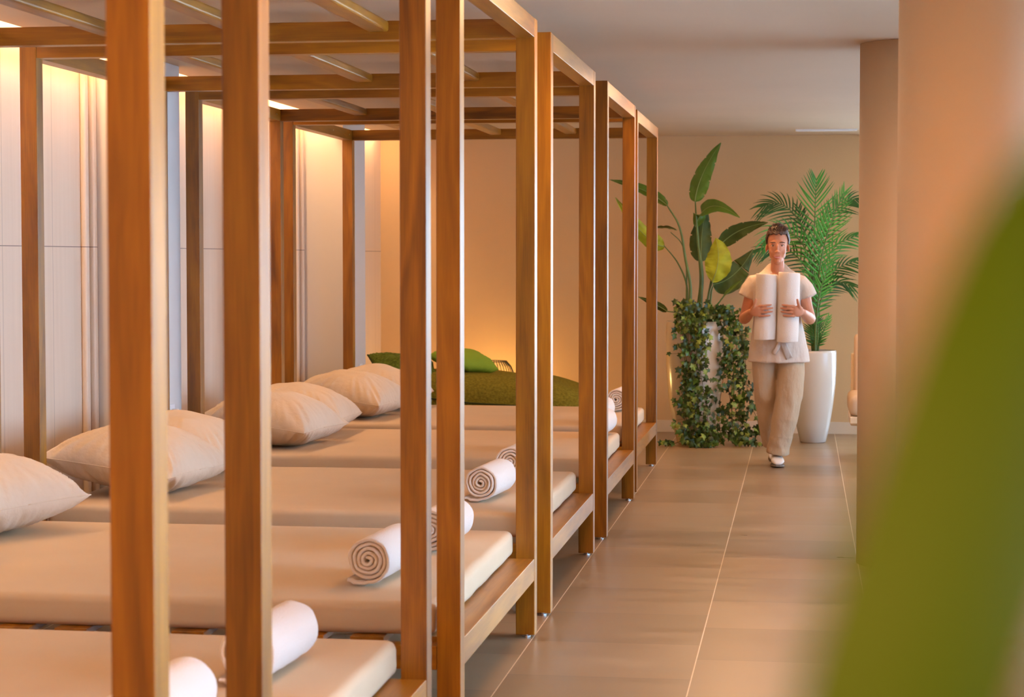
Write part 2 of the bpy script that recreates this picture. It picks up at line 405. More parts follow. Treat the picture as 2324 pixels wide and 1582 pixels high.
# ---------------------------------------------------------------- pillows
def pillow_vf(a, b, T, seed=0, nu=90, nv=80, bot=.80, pinch=.075, wr=1.25):
    v = []; f = []
    rows = nv+1; cols = nu+1
    def pt(u, w, s):
        e = max(0, (1-abs(u)**2.4))*max(0, (1-abs(w)**2.4))
        th = e**.62
        x = a*u*(1-pinch*(1-w*w)); y = b*w*(1-pinch*(1-u*u))
        z = T*th*(1 if s > 0 else -bot)
        # gathered folds running in from the edges
        edge = max(abs(u), abs(w)); ga = max(0, (edge-.35)/.65)**1.0*(th**.5)
        ang = math.atan2(w, u)
        nn = 1-2.2*abs(noise.noise(Vector((ang*7.5+seed*9, edge*1.0, seed*3.1+s))))
        n2 = noise.noise(Vector((u*2.1+seed, w*2.1, s*2+seed)))
        cr = abs(u)*abs(w)
        z += s*wr*(nn*.021*ga*(.5+1.5*cr) + n2*.012*th)
        return Vector((x, y, z))
    for s in (1, -1):
        for j in range(rows):
            w = sin(PI/2*(-1+2*j/nv))
            for i in range(cols):
                u = sin(PI/2*(-1+2*i/nu)); v.append(pt(u, w, s))
        base = 0 if s == 1 else rows*cols
        for j in range(nv):
            for i in range(nu):
                q = (base+j*cols+i, base+j*cols+i+1, base+(j+1)*cols+i+1, base+(j+1)*cols+i)
                f.append(q if s == 1 else tuple(reversed(q)))
    return v, f
def pillow(name, a, b, T, seed, m, loc, rot, label, cat='pillow', group=None, piping=None, pn='piping', pr=.006, **k):
    pk = k.get('pinch', .075)
    v, f = pillow_vf(a, b, T, seed, **k)
    me = bpy.data.meshes.new(name); me.from_pydata([tuple(p) for p in v], [], f); me.update()
    bm = bmesh.new(); bm.from_mesh(me); bmesh.ops.remove_doubles(bm, verts=bm.verts, dist=1e-5); bm.to_mesh(me); bm.free()
    o = link(name, me, m, None, True)
    o.location = loc; o.rotation_euler = rot; tag(o, label, cat, group)
    if piping:
        pts = []
        for i in range(80):
            w = 2*PI*i/80; u_, w_ = cos(w), sin(w); k2 = 1/max(abs(u_), abs(w_)); u_ *= k2; w_ *= k2
            pts.append((a*u_*(1-pk*(1-w_*w_)), b*w_*(1-pk*(1-u_*u_)), 0))
        pts.append(pts[0]); mb = MB(); mb.tube(pts, pr, 8); mb.build(pn, piping, o)
    return o
R_ = math.radians
g = 'beige pillows at the heads of the daybeds'
pls = [ # bed index, dx, dy, rz, tiltY, tiltX, label
 (1, 0.26, .48, 0, 9, 0, 'beige pillow on the nearer half of the second bed from the camera'),
 (1, 0.26, 1.17, 0, 9, 0, 'beige pillow on the far half of the second bed from the camera'),
 (2, 0.225, .34, 0, 6, 0, 'beige pillow on the nearer half of the bed whose wood ledge shows'),
 (2, 0.165, 1.28, -30, 3, 3, 'creased beige pillow cut by the left edge of the picture, pale light on its side'),
 (3, 0.30, .56, -8, 7, 0, 'creased beige pillow standing half behind the thickest near post, tip pointing right'),
 (3, 0.26, 1.25, -3, 7, 0, 'beige pillow low behind the creased one, between the two nearest posts'),
 (4, 0.31, .56, -7, 7, 0, 'beige pillow with lit right side, just right of the second thick post'),
 (4, 0.27, 1.24, 2, 7, 0, 'beige pillow on the second furthest bed, pale tip peeking out behind the front one'),
 (5, 0.31, .55, -8, 7, 0, 'beige pillow with a pointed near corner on the furthest bed, front one of the pair'),
 (5, 0.34, 1.23, 0, 7, 0, 'beige pillow on the furthest bed, rear one beneath the dark green cushion corner')]
for k, (bi, dx, dy, rz, ty, tx, lb) in enumerate(pls):
    bl = B[bi].location
    pillow('pillow', .27 if k in (2, 3) else .30, {2: .29, 3: .27}.get(k, .340), .155, k+1, PIL, (bl.x-2.15+dx, bl.y+dy, .40+.130), (R_(tx), R_(ty), R_(rz)), lb, 'pillow', g, PIL, pn='seam', pr=.0022)

# ---------------------------------------------------------------- rolled towels
def towel_mesh(r1, Ln, seed, flap=True, turns=4.6):
    t = r1/(turns+.9); th = t*.84
    pts = []
    N_ = int(turns*34)
    for i in range(N_+1):
        a = 2*PI*turns*i/N_
        r = t*.45 + t*a/(2*PI)
        r *= 1+.11*noise.noise(Vector((cos(a)*1.5+seed, sin(a)*1.5, i*.006)))*min(1, (1.25-i/N_))+.015*noise.noise(Vector((i*.21, seed, 2)))
        aa = -a + 2*PI*turns - PI/2     # ends at the bottom
        pts.append(Vector((r*cos(aa), r*sin(aa))))
    if flap:
        e = pts[-1]
        for k in range(1, 7): pts.append(Vector((e.x - k*.011, -r1*.97+(.0015*k if k > 4 else 0))))
    V = []; Fc = []
    ny = 9
    n = len(pts)
    prof = []
    e_ = th*.45
    ysn = [e_+(Ln-2*e_)*k/ny for k in range(ny+1)]
    for y in ysn: prof.append((.5, y))
    prof.append((.25, Ln)); prof.append((-.25, Ln))
    for y in reversed(ysn): prof.append((-.5, y))
    prof.append((-.25, 0)); prof.append((.25, 0))
    m = len(prof)
    for i, p in enumerate(pts):
        d = (pts[min(i+1, n-1)]-pts[max(i-1, 0)]).normalized(); nrm = Vector((-d.y, d.x))
        sh = .006*noise.noise(Vector((i*.03, seed, 1)))+.004*noise.noise(Vector((i*.13, seed, 5)))
        for (o_, y) in prof:
            w = .0022*noise.noise(Vector((p.x*40, p.y*40, y*26+seed)))
            q = p + nrm*(th*o_+w); V.append(Vector((q.x, y+sh*(1 if y < Ln/2 else -1), q.y)))
    for i in range(n-1):
        for k in range(m):
            a = i*m+k; b = i*m+(k+1) % m; Fc.append((a, b, b+m, a+m))
    Fc.append(tuple(range(m))); Fc.append(tuple((n-1)*m+k for k in reversed(range(m))))
    mn = min(v.z for v in V)
    for v in V: v.z -= mn
    me = bpy.data.meshes.new('rolled_towel'); me.from_pydata([tuple(p) for p in V], [], Fc); me.update()
    me.materials.append(TOW)
    for p in me.polygons: p.use_smooth = True
    return me
TM = [towel_mesh(.074, .36, s, True) for s in (1, 5, 9)]
tws = [ # x, y front, rz, mesh, label
 (-1.315, 3.73, -2, 0, 'white rolled towel at the bottom edge of the picture, right of the nearest post'),
 (-1.275, 4.45, -3, 1, 'white rolled towel right of the second thick post, its end hidden'),
 (-1.305, 5.90, -4, 0, 'white rolled towel with loose open spiral end, left of the twin posts'),
 (-1.245, 6.60, -4, 2, 'white rolled towel mostly hidden behind the twin posts, rounded right end showing'),
 (-1.300, 8.01, -5, 1, 'white rolled towel with neat spiral end between the twin posts and the next post'),
 (-1.305, 8.86, -5, 0, 'white rolled towel hidden behind the one with the neat spiral, only its top left showing'),
 (-1.395, 10.12, 0, 2, 'white rolled towel on the second furthest bed, hidden by the posts, nearer one'),
 (-1.13, 10.95, -3, 1, 'white rolled towel on the second furthest bed, hidden by the posts, further one'),
 (-1.235, 11.88, -4, 1, 'white rolled towel on the furthest bed, just a sliver right of a post'),
 (-1.195, 12.88, -4, 2, 'white rolled towel on the furthest bed, small spiral between two thin posts')]
for (x, y, rz, k, lb) in tws:
    o = bpy.data.objects.new('rolled_towel', TM[k]); C.objects.link(o); o.location = (x, y, .401); o.rotation_euler = (0, 0, R_(rz))
    tag(o, lb, 'towel', 'rolled white towels at the foot of the beds')

# ---------------------------------------------------------------- wall sockets
for (y, z, lb) in ((9.62, .625, 'white power socket low on the first pale pilaster'), (13.95, .60, 'white power socket low on the far pale pilaster')):
    t = thing('power_socket', (-3.135, y, z), lb, 'socket', 'sockets on the pilasters')
    bx('cover_plate', (0, .010, -.04, .04, -.04, .04), PLASTIC, t, .003)
    mb = MB(); mb.tube([(.008, .0, 0), (.04, .0, 0), (.045, 0, .0)], [.018, .018, .012], 16); mb.build('plug', PLASTIC, t)

# ---------------------------------------------------------------- green lounger, cushions, wire lamp
def bag():
    mb = MB(); nu, nv = 72, 34; v = []; f = []
    prof = [(-.80, .60), (-.62, .585), (-.40, .575), (0, .535), (.30, .515), (.50, .475), (.68, .435), (.82, .39)]
    def hz(x):
        for (a, za), (b, zb) in zip(prof, prof[1:]):
            if x <= b: t = max(0, (x-a)/(b-a)); return za+(zb-za)*t
        return prof[-1][1]
    for j in range(nv+1):
        ph = -PI/2+PI*j/nv
        for i in range(nu):
            w = 2*PI*i/nu
            sx = lambda q, e: math.copysign(abs(q)**e, q)
            cx = sx(cos(ph), .45); x = .80*cx*sx(cos(w), .6); y = .52*cx*sx(sin(w), .6)
            h = hz(x); z = h/2 + (h/2-.002)*sx(sin(ph), .62)
            d = noise.noise(Vector((x*3, y*3, z*3)))*.02*cos(ph)
            v.append(Vector((x+d, y+d, max(.001, z+noise.noise(Vector((x*4, y*4, 9)))*.012*max(0, sin(ph))))))
    for j in range(nv):
        for i in range(nu):
            a = j*nu+i; b = j*nu+(i+1) % nu; f.append((a, b, b+nu, a+nu))
    return v, f
t = thing('lounge_bag', (-2.18, 14.72, 0), 'large olive green textured lounge bag sloping down to the right behind the furthest bed', 'bean bag')
v, f = bag(); from_vf('bag_body', v, f, GBOU, t)
mb = MB(); mb.tube([(.80*math.copysign(abs(cos(w))**.6, cos(w)), .53*math.copysign(abs(sin(w))**.6, sin(w)), .30-.10*cos(w-.4)) for w in [2*PI*k/64 for k in range(65)]], .006, 8); mb.build('piping', GPIPE, t)
pillow('cushion', .25, .25, .085, 31, GDARK, (-2.93, 14.52, .578), (R_(14), R_(7), R_(20)), 'dark green textured cushion with dark piping, its corner poking up left', 'cushion', None, GPIPE, nu=30, nv=30)
pillow('cushion', .195, .195, .105, 37, GSMO, (-2.50, 14.62, .622), (R_(8), R_(7), R_(43)), 'bright green smooth cushion lying on top of the olive lounge bag', 'cushion', None, None, nu=30, nv=30, bot=.6, pinch=.06)
lamp = thing('wire_lamp', (-2.44, 15.60, 0), 'round black wire basket lamp glowing behind the green cushions', 'lamp')
mb = MB()
for k in range(40):
    w = 2*PI*k/40
    mb.tube([(r*cos(w), r*sin(w), z) for (r, z) in ((.12, .58), (.155, .54), (.18, .48), (.195, .40), (.185, .25), (.15, .02))], .0024, 5)
mb.build('wire_basket', BLACK, lamp)
mb = MB()
for r, z in ((.12, .58), (.15, .012)):
    mb.tube([(r*cos(2*PI*k/48), r*sin(2*PI*k/48), z) for k in range(49)], .004, 6)
mb.build('wire_ring', BLACK, lamp)
mb = MB(); mb.ell((0, 0, .22), (.05, .05, .06)); mb.build('bulb', BULB, lamp)
mb = MB(); mb.tube([(0, 0, .005), (0, 0, .17)], .018, 12); mb.tube([(-.15, 0, .008), (.15, 0, .008)], .005, 6); mb.build('bulb_holder', BLACK, lamp)

# ---------------------------------------------------------------- planters
def planter(t, prof, m, soil_r, soil_z):
    v = []; f = []; n = 64
    for (r, z) in prof:
        for k in range(n): w = 2*PI*k/n; v.append(Vector((r*cos(w), r*sin(w), z)))
    for i in range(len(prof)-1):
        for k in range(n): a = i*n+k; b = i*n+(k+1) % n; f.append((a, b, b+n, a+n))
    f.append(tuple(reversed(range(n))))
    f.append(tuple((len(prof)-1)*n+k for k in range(n)))
    from_vf('planter_pot', v, f, m, t)
    mb = MB(); mb.rings([(0, 0, soil_z-.03, soil_r, soil_r), (0, 0, soil_z, soil_r, soil_r)], 32); mb.build('soil', SOIL, t, False)

def bez(p0, p1, p2, p3, n):
    out = []
    for i in range(n+1):
        t = i/n; out.append(p0*(1-t)**3+p1*3*t*(1-t)**2+p2*3*t*t*(1-t)+p3*t**3)
    return out
def catmull(P, n=8):
    P = [Vector(p) for p in P]; Q = [P[0]*2-P[1]]+P+[P[-1]*2-P[-2]]; out = []
    for i in range(1, len(Q)-2):
        for k in range(n):
            t = k/n; a, b, c, d = Q[i-1], Q[i], Q[i+1], Q[i+2]
            out.append(.5*((2*b)+(c-a)*t+(2*a-5*b+4*c-d)*t*t+(3*b-a-3*c+d)*t**3))
    out.append(P[-1]); return out

def leaf(mid, width, side, seed, m, parent, name='leaf', fold=.25, split=True, shape=None):
    """broad leaf along the midrib points; side = direction across the blade"""
    n = len(mid); mb = MB(); nw = 8; V = []; Fc = []
    side = Vector(side).normalized()
    for i, p in enumerate(mid):
        t = i/(n-1)
        d = (mid[min(i+1, n-1)]-mid[max(i-1, 0)]).normalized()
        s = (side-d*side.dot(d)).normalized(); nr = d.cross(s)
        w = width*.5*((sin(PI*min(1, t*1.0)**.62))**.75 if not shape else shape(t))
        if i in (0, n-1): w = width*.02
        for j in range(-nw, nw+1):
            q = j/nw
            rip = noise.noise(Vector((seed, t*7, q*1.5)))*.10*width*abs(q) + noise.noise(Vector((seed+4, t*26, q)))*.03*width*abs(q)
            ww = w*(1+.08*noise.noise(Vector((seed+9, t*11, 0 if q > 0 else 5))))
            V.append(p + s*(ww*q) + nr*(fold*w*abs(q)**1.3 + rip))
    m_ = 2*nw+1
    for i in range(n-1):
        for j in range(2*nw):
            if split and j in (0, 2*nw-1, 1, 2*nw-2) and (i*7+int(seed)*3) % 13 == 0 and 2 < i < n-3:
                if j in (0, 2*nw-1): continue
            a = i*m_+j; Fc.append((a, a+1, a+1+m_, a+m_))
    mb.add(V, Fc, 0)
    mb.tube([p for p in mid], [max(.0012, .004*(1-i/(n-1))) for i in range(n)], 5, 1)
    return mb.build(name, [m, MIDRIB], parent)

# bird of paradise with ivy
P1 = Vector((-.800, 15.0, 0)); YP = 15.0
t1 = thing('potted_plant', P1, 'tall bird of paradise plant in a cream pot with ivy trailing down to the floor', 'plant')
planter(t1, [(.115, 0), (.128, .01), (.165, .16), (.195, .34), (.212, .55), (.218, .75), (.216, .88), (.212, .925), (.200, .925), (.196, .86), (.19, .84)], CERC, .19, .86)
def L1(x, y, dy=0): p = atY(x, y, YP+dy); return p-P1
def stem(pts, r0, r1, m=STEMG):
    c = catmull(pts, 7); mb = MB(); n = len(c); mb.tube(c, [r0+(r1-r0)*i/(n-1) for i in range(n)], 8); return mb.build('stalk', m, t1)
B0 = Vector((0, 0, .85))
def base(dx, dy=0): return Vector((dx, dy, .84))
def quad(a, b, c, n=46): return [a*(1-t)**2+b*2*t*(1-t)+c*t*t for t in [i/n for i in range(n+1)]]
stem([base(.03), L1(1592, 640), L1(1583, 540), L1(1578, 458)], .016, .005)
leaf(quad(L1(1577, 458), L1(1583, 400), L1(1636, 324, -.1)), .148, (1, -.35, -.1), 1, LEAFM, t1)
stem([base(-.01, .03), L1(1590, 650, .05), L1(1586, 570, .05), L1(1582, 508, .05)], .015, .006)
leaf(quad(L1(1578, 515, .02), L1(1602, 432, -.05), L1(1679, 494, -.25)), .115, (.55, -.35, .75), 2, LEAFM, t1, split=False)
stem([base(.02, .06), L1(1594, 640, .1), L1(1592, 590, .1)], .014, .007)
leaf(quad(L1(1592, 594, .1), L1(1588, 530, .12), L1(1604, 470, .1)), .17, (1, .3, .1), 3, LEAFD, t1)
stem([base(.05, .02), L1(1612, 650, .1), L1(1622, 600, .12), L1(1634, 556, .12)], .011, .005)
leaf(quad(L1(1633, 558, .12), L1(1670, 515, .1), L1(1743, 505, .05)), .125, (.3, -.2, 1), 4, LEAFD, t1)
stem([base(.07, -.04), L1(1608, 670, -.05), L1(1617, 640, -.1)], .010, .004)
leaf(quad(L1(1616, 640, -.12), L1(1640, 590, -.18), L1(1624, 540, -.1)), .20, (1, -.1, .15), 5, LEAFY, t1, split=False, shape=lambda t: sin(PI*t**.8)**.7)
leaf(quad(L1(1618, 645, .05), L1(1668, 640, .08), L1(1709, 566, .1)), .21, (.62, .1, .75), 6, LEAFD, t1, split=False)
stem([base(.10, .0), L1(1614, 668, .03), L1(1620, 646, .05)], .009, .004)
stem([base(.09, -.05), L1(1612, 712, -.1), L1(1627, 695, -.12)], .007, .004)
leaf(quad(L1(1626, 697, -.12), L1(1645, 665, -.2), L1(1684, 635, -.25)), .055, (.6, -.2, .8), 7, LEAFM, t1, split=False)
stem([base(-.06), L1(1567, 660), L1(1556, 590), L1(1542, 515), L1(1514, 466)], .015, .005)
leaf(quad(L1(1515, 467), L1(1470, 425), L1(1383, 408, .1)), .085, (0, -.3, 1), 8, LEAFM, t1)
stem([base(-.09, .03), L1(1560, 660, .05), L1(1540, 600, .05), L1(1506, 556, .05)], .010, .004)
leaf(quad(L1(1508, 559, .05), L1(1470, 560, 0), L1(1397, 448, -.05)), .13, (.6, -.2, .8), 9, LEAFY, t1, split=False)
stem([base(-.07, .05), L1(1558, 610, .08), L1(1548, 555, .08), L1(1522, 527, .08)], .007, .003)
leaf(quad(L1(1536, 522, .0), L1(1510, 514, .08), L1(1480, 519, .16)), .06, (0, -1, .3), 10, LEAFD, t1, split=False)
stem([base(-.09, -.06), L1(1545, 715, -.08), L1(1513, 706, -.08)], .007, .004)
leaf(quad(L1(1514, 707, -.08), L1(1490, 690, -.08), L1(1448, 674, -.08)), .06, (0, -.3, 1), 11, LEAFD, t1, split=False)

IVYSH = [(0, -.42), (.30, -.50), (.28, -.16), (.55, .02), (.22, .18), (0, .62), (-.22, .18), (-.55, .02), (-.28, -.16), (-.30, -.50)]
def ivy_leaf(mb, p, sz, rnd, mi):
    yaw = rnd.uniform(-1.1, 1.1); pit = rnd.uniform(-.9, .3); roll = rnd.uniform(-1, 1)+PI
    R3 = Matrix.Rotation(yaw, 3, 'Z') @ Matrix.Rotation(pit, 3, 'X')
    vs = [p + R3 @ Vector((0, -.08*sz, 0))]
    for (x, y) in IVYSH:
        q = Vector((x*cos(roll)-y*sin(roll), 0, x*sin(roll)+y*cos(roll)))*sz
        q.y += (x*x+y*y)*.35*sz*rnd.uniform(.3, 1.2)
        vs.append(p + R3 @ q)
    n = len(IVYSH); mb.add(vs, [(0, 1+i, 1+(i+1) % n) for i in range(n)], mi)
def vine(px, seed, spread=10, dens=1.0, light=.2, size=.047):
    """px: list of (x, y, dy) down the trail"""
    rnd = random.Random(seed); pts = catmull([L1(*q) for q in px], 8); mb = MB()
    mb.tube(pts, .0022, 5, 3)
    Ls = sum((b-a).length for a, b in zip(pts, pts[1:])); nl = int(Ls*46*dens)
    for k in range(nl):
        q = rnd.random()*(len(pts)-1); i = int(q); p = pts[i].lerp(pts[min(i+1, len(pts)-1)], q-i)
        o = Vector((rnd.gauss(0, spread/302), rnd.gauss(0, .02)-.01, rnd.uniform(-.02, .02)))
        pp = p+o; pp.z = max(pp.z, .022)
        z = rnd.random(); mi = 2 if z < light else (1 if z < .55 else 0)
        ivy_leaf(mb, pp, size*rnd.uniform(.65, 1.25), rnd, mi)
        if k % 3 == 0: mb.tube([p, pp], .001, 4, 3)
    mb.build('ivy_vine', [IVYD, IVYG, IVYL, VINE], t1)
A = -.26
vines = [
 ([(1580, 740, 0), (1555, 715, A*.8), (1552, 780, A), (1556, 860, A), (1552, 930, A), (1560, 990, A), (1572, 1003, A)], 10, 1.2, .15),
 ([(1585, 735, 0), (1570, 700, A*.6), (1568, 760, A), (1572, 850, A), (1570, 930, A), (1580, 985, A), (1600, 1008, A*1.2)], 13, 1.3, .2),
 ([(1590, 735, 0), (1585, 705, A*.6), (1585, 750, A), (1588, 830, A*1.05), (1596, 880, A*1.05), (1606, 950, A*1.05), (1612, 1005, A*1.2)], 12, 1.2, .3),
 ([(1578, 735, 0), (1560, 690, A*.5), (1560, 730, A), (1566, 800, A), (1585, 880, A), (1598, 930, A), (1608, 985, A), (1590, 1012, A*1.3)], 14, 1.2, .2),
 ([(1585, 735, 0), (1575, 700, A*.6), (1580, 760, A), (1578, 830, A), (1560, 900, A), (1556, 960, A), (1545, 1000, A*.8), (1505, 1010, A)], 9, .9, .15),
 ([(1570, 735, 0), (1552, 705, A*.5), (1548, 750, A*.9), (1560, 830, A*.9), (1565, 900, A), (1590, 960, A), (1620, 990, A), (1612, 1015, A*1.3)], 12, 1.2, .25),
 ([(1590, 740, 0), (1600, 700, A*.5), (1592, 740, A), (1600, 800, A), (1604, 850, A)], 9, 1.1, .5),
 ([(1600, 740, 0), (1625, 705, A*.3), (1650, 730, -.1), (1656, 790, -.1), (1652, 860, -.1), (1660, 930, -.1), (1665, 990, -.1)], 12, 1.1, .15),
 ([(1600, 740, 0), (1635, 702, A*.4), (1668, 725, -.12), (1672, 790, -.12), (1676, 860, -.12), (1680, 930, -.12), (1672, 990, -.12)], 13, 1.2, .2),
 ([(1600, 740, 0), (1640, 705, -.05), (1680, 740, -.08), (1690, 800, -.08), (1694, 860, -.08), (1700, 910, -.08), (1718, 950, -.08), (1724, 985, -.08)], 8, .8, .15),
 ([(1600, 745, 0), (1630, 715, -.12), (1640, 760, -.15), (1645, 820, -.15), (1640, 870, -.15), (1632, 930, -.12), (1636, 992, -.15)], 7, .75, .15),
 ([(1605, 740, 0), (1640, 710, 0), (1672, 745, 0), (1686, 800, 0), (1676, 870, 0), (1680, 940, 0), (1684, 985, -.1)], 11, 1.0, .25),
 ([(1600, 742, 0), (1628, 712, -.15), (1650, 745, -.2), (1660, 800, -.2), (1666, 880, -.2), (1660, 950, -.2), (1668, 992, -.2)], 10, .8, .2),
 ([(1665, 992, -.1), (1680, 1000, -.15), (1700, 1002, -.2), (1735, 1010, -.25)], 8, 2.0, .15),
 ([(1650, 992, 0), (1672, 990, 0), (1700, 985, 0), (1720, 975, 0)], 9, 2.2, .2),
 ([(1545, 700, -.1), (1570, 690, -.1), (1600, 705, -.1), (1630, 700, -.1), (1660, 715, -.1)], 12, 2.4, .12),
 ([(1555, 725, -.2), (1580, 730, -.24), (1605, 712, -.2), (1640, 720, -.15)], 13, 2.2, .2),
 ([(1560, 1000, A), (1580, 1008, A*1.2), (1600, 1010, A*1.2), (1615, 1000, A)], 9, 2.4, .2),
]
for k, (px, sp, de, li) in enumerate(vines): vine(px, 100+k, sp, de*1.75, li)

# palm
P2 = Vector((.085, 15.25, 0)); YQ = 15.25
t2 = thing('potted_plant', P2, 'feathery green palm in a glossy white pot beside the walking person', 'plant')
planter(t2, [(.090, 0), (.098, .008), (.128, .14), (.152, .30), (.168, .45), (.173, .58), (.172, .68), (.170, .700), (.160, .700), (.156, .64)], CERW, .155, .645)
def L2(x, y, dy=0): return atY(x, y, YQ+dy)-P2
def frond(ctrl, n, ln, m, seed, start=.3, side=(1, 0, 0), tilt=.0, w=.011, droop=.35):
    rnd = random.Random(seed); pts = catmull([L2(*q) for q in ctrl], 10); mb = MB(); N_ = len(pts)
    mb.tube(pts, [.007*(1-i/N_)+.0018 for i in range(N_)], 6, 1)
    side = Vector(side).normalized()
    for k in range(n):
        q = start+(1-start)*(k+.5)/n; fi = q*(N_-1); i = min(int(fi), N_-2); p = pts[i].lerp(pts[i+1], fi-i)
        d = (pts[min(i+2, N_-1)]-pts[max(i-1, 0)]).normalized()
        s0 = (side-d*side.dot(d)).normalized()
        u = (q-start)/(1-start); L_ = ln*(.55+.6*sin(PI*min(1, .12+u*.95))**.8)*rnd.uniform(.9, 1.08)
        for sg in (-1, 1):
            ang = R_(62-38*u+rnd.uniform(-5, 5)); dirv = d*cos(ang)+s0*(sg*sin(ang))
            nr = dirv.cross(d).normalized()
            v = []; M_ = 7
            for j in range(M_+1):
                tt = j/M_; c = p+dirv*(L_*tt)+Vector((0, -.02*tt, -1))*(droop*L_*tt*tt*.55)+d*(L_*.18*tt*tt)
                ww = w*.5*sin(PI*(.12+.88*tt)**.8)**.8+.0006
                wd = dirv.cross(Vector((0, 1, 0)) if abs(dirv.y) < .8 else Vector((1, 0, 0))).normalized()
                v += [c-wd*ww, c+Vector((0, -.003, 0)), c+wd*ww]
            f = []
            for j in range(M_): a = j*3; f += [(a, a+1, a+4, a+3), (a+1, a+2, a+5, a+4)]
            mb.add(v, f, 0)
    mb.build('frond', [m, STEMG], t2)
frond([(1846, 800, 0), (1850, 700, 0), (1848, 560, .05), (1850, 470, .05), (1853, 405, .0)], 14, .18, PALMG, 1, .52, (1, 0, 0), droop=.1)
frond([(1850, 800, -.05), (1853, 700, -.1), (1862, 600, -.2), (1885, 510, -.25), (1917, 435, -.25)], 22, .17, PALMG, 2, .3, (1, -.1, .2), droop=.2)
frond([(1848, 800, -.05), (1850, 700, -.1), (1845, 610, -.15), (1858, 540, -.2), (1880, 480, -.2)], 17, .13, PALMG, 13, .3, (1, -.1, .2), droop=.3)
frond([(1844, 800, .05), (1846, 680, .05), (1838, 560, .1), (1805, 490, .1), (1768, 462, .1), (1728, 470, .1)], 19, .17, PALMD, 3, .4, (.3, .3, 1), droop=.75)
frond([(1844, 800, .0), (1846, 690, -.05), (1836, 590, -.1), (1810, 540, -.1), (1770, 520, -.1), (1735, 545, -.1)], 17, .17, PALMG, 4, .35, (.4, -.5, 1), droop=.8)
frond([(1844, 800, .1), (1846, 700, .1), (1835, 620, .15), (1800, 575, .15), (1760, 560, .15), (1712, 575, .1)], 18, .15, PALMD, 5, .35, (.3, .5, 1), droop=.6)
frond([(1850, 800, .1), (1852, 680, .1), (1862, 560, .15), (1885, 490, .15), (1920, 455, .15), (1958, 455, .15)], 18, .15, PALMD, 6, .4, (-.3, .3, 1), droop=.8)
frond([(1850, 800, .0), (1852, 700, 0), (1866, 620, 0), (1895, 560, 0), (1955, 530, 0)], 17, .15, PALMG, 7, .35, (-.3, -.3, 1), droop=.7)
frond([(1850, 800, .0), (1852, 720, 0), (1868, 650, 0), (1900, 610, 0), (1950, 590, 0)], 15, .15, PALMD, 8, .35, (-.3, .4, 1), droop=.7)
frond([(1850, 800, -.05), (1854, 730, -.1), (1868, 670, -.1), (1896, 640, -.1), (1935, 650, -.1)], 14, .14, PALMD, 9, .35, (-.3, -.3, 1), droop=.8)
frond([(1850, 800, -.1), (1852, 730, -.15), (1858, 680, -.2), (1868, 640, -.2), (1885, 590, -.2)], 14, .12, PALMG, 10, .2, (1, 0, .2), droop=.4)
frond([(1855, 795, -.05), (1862, 770, -.1), (1872, 745, -.1), (1882, 718, -.1)], 12, .06, PALMG, 11, .1, (1, 0, .1), droop=.2, w=.008)
frond([(1848, 795, -.05), (1846, 770, -.1), (1842, 745, -.1), (1838, 715, -.1)], 16, .08, PALMD, 12, .1, (1, 0, .1), droop=.3, w=.01)
frond([(1852, 795, -.08), (1856, 770, -.12), (1856, 745, -.12), (1860, 725, -.1)], 12, .07, PALMD, 14, .1, (1, 0, .1), droop=.3, w=.008)
frond([(1846, 800, .15), (1848, 690, .15), (1842, 590, .2), (1820, 520, .2), (1812, 470, .2)], 14, .13, PALMD, 15, .35, (1, 0, .3), droop=.5)
mb = MB()
for k in range(9):
    x = 1846+k*2.6-8; mb.tube([L2(1850+(k-4)*1.5, 800, 0), L2(x+2, 750, 0), L2(x, 690, 0)], [.009, .007, .005], 6)
mb.build('cane', STEMG, t2)

# ---------------------------------------------------------------- chair at the right
ch = thing('easy_chair', (.345, 13.75, 0), 'beige upholstered chair with cream frame half hidden behind the far round column', 'chair')
bx('seat_cushion', (0-.026, .62, 0, .62, .318, .462), UPH, ch, .045, 5, True)
bx('seat_frame', (-.02, .60, .01, .60, .265, .315), LACQ, ch, .006)
bx('backrest', (.02, .60, .56, .66, .44, .86), UPH, ch, .03, 4, True)
bx('back_frame', (.0, .62, .63, .68, .20, .72), LACQ, ch, .01)
for (x, y) in ((.055, .04), (.54, .04), (.055, .60), (.54, .60)): bx('leg', (x, x+.045, y, y+.045, 0, .264), PILM, ch, .006)

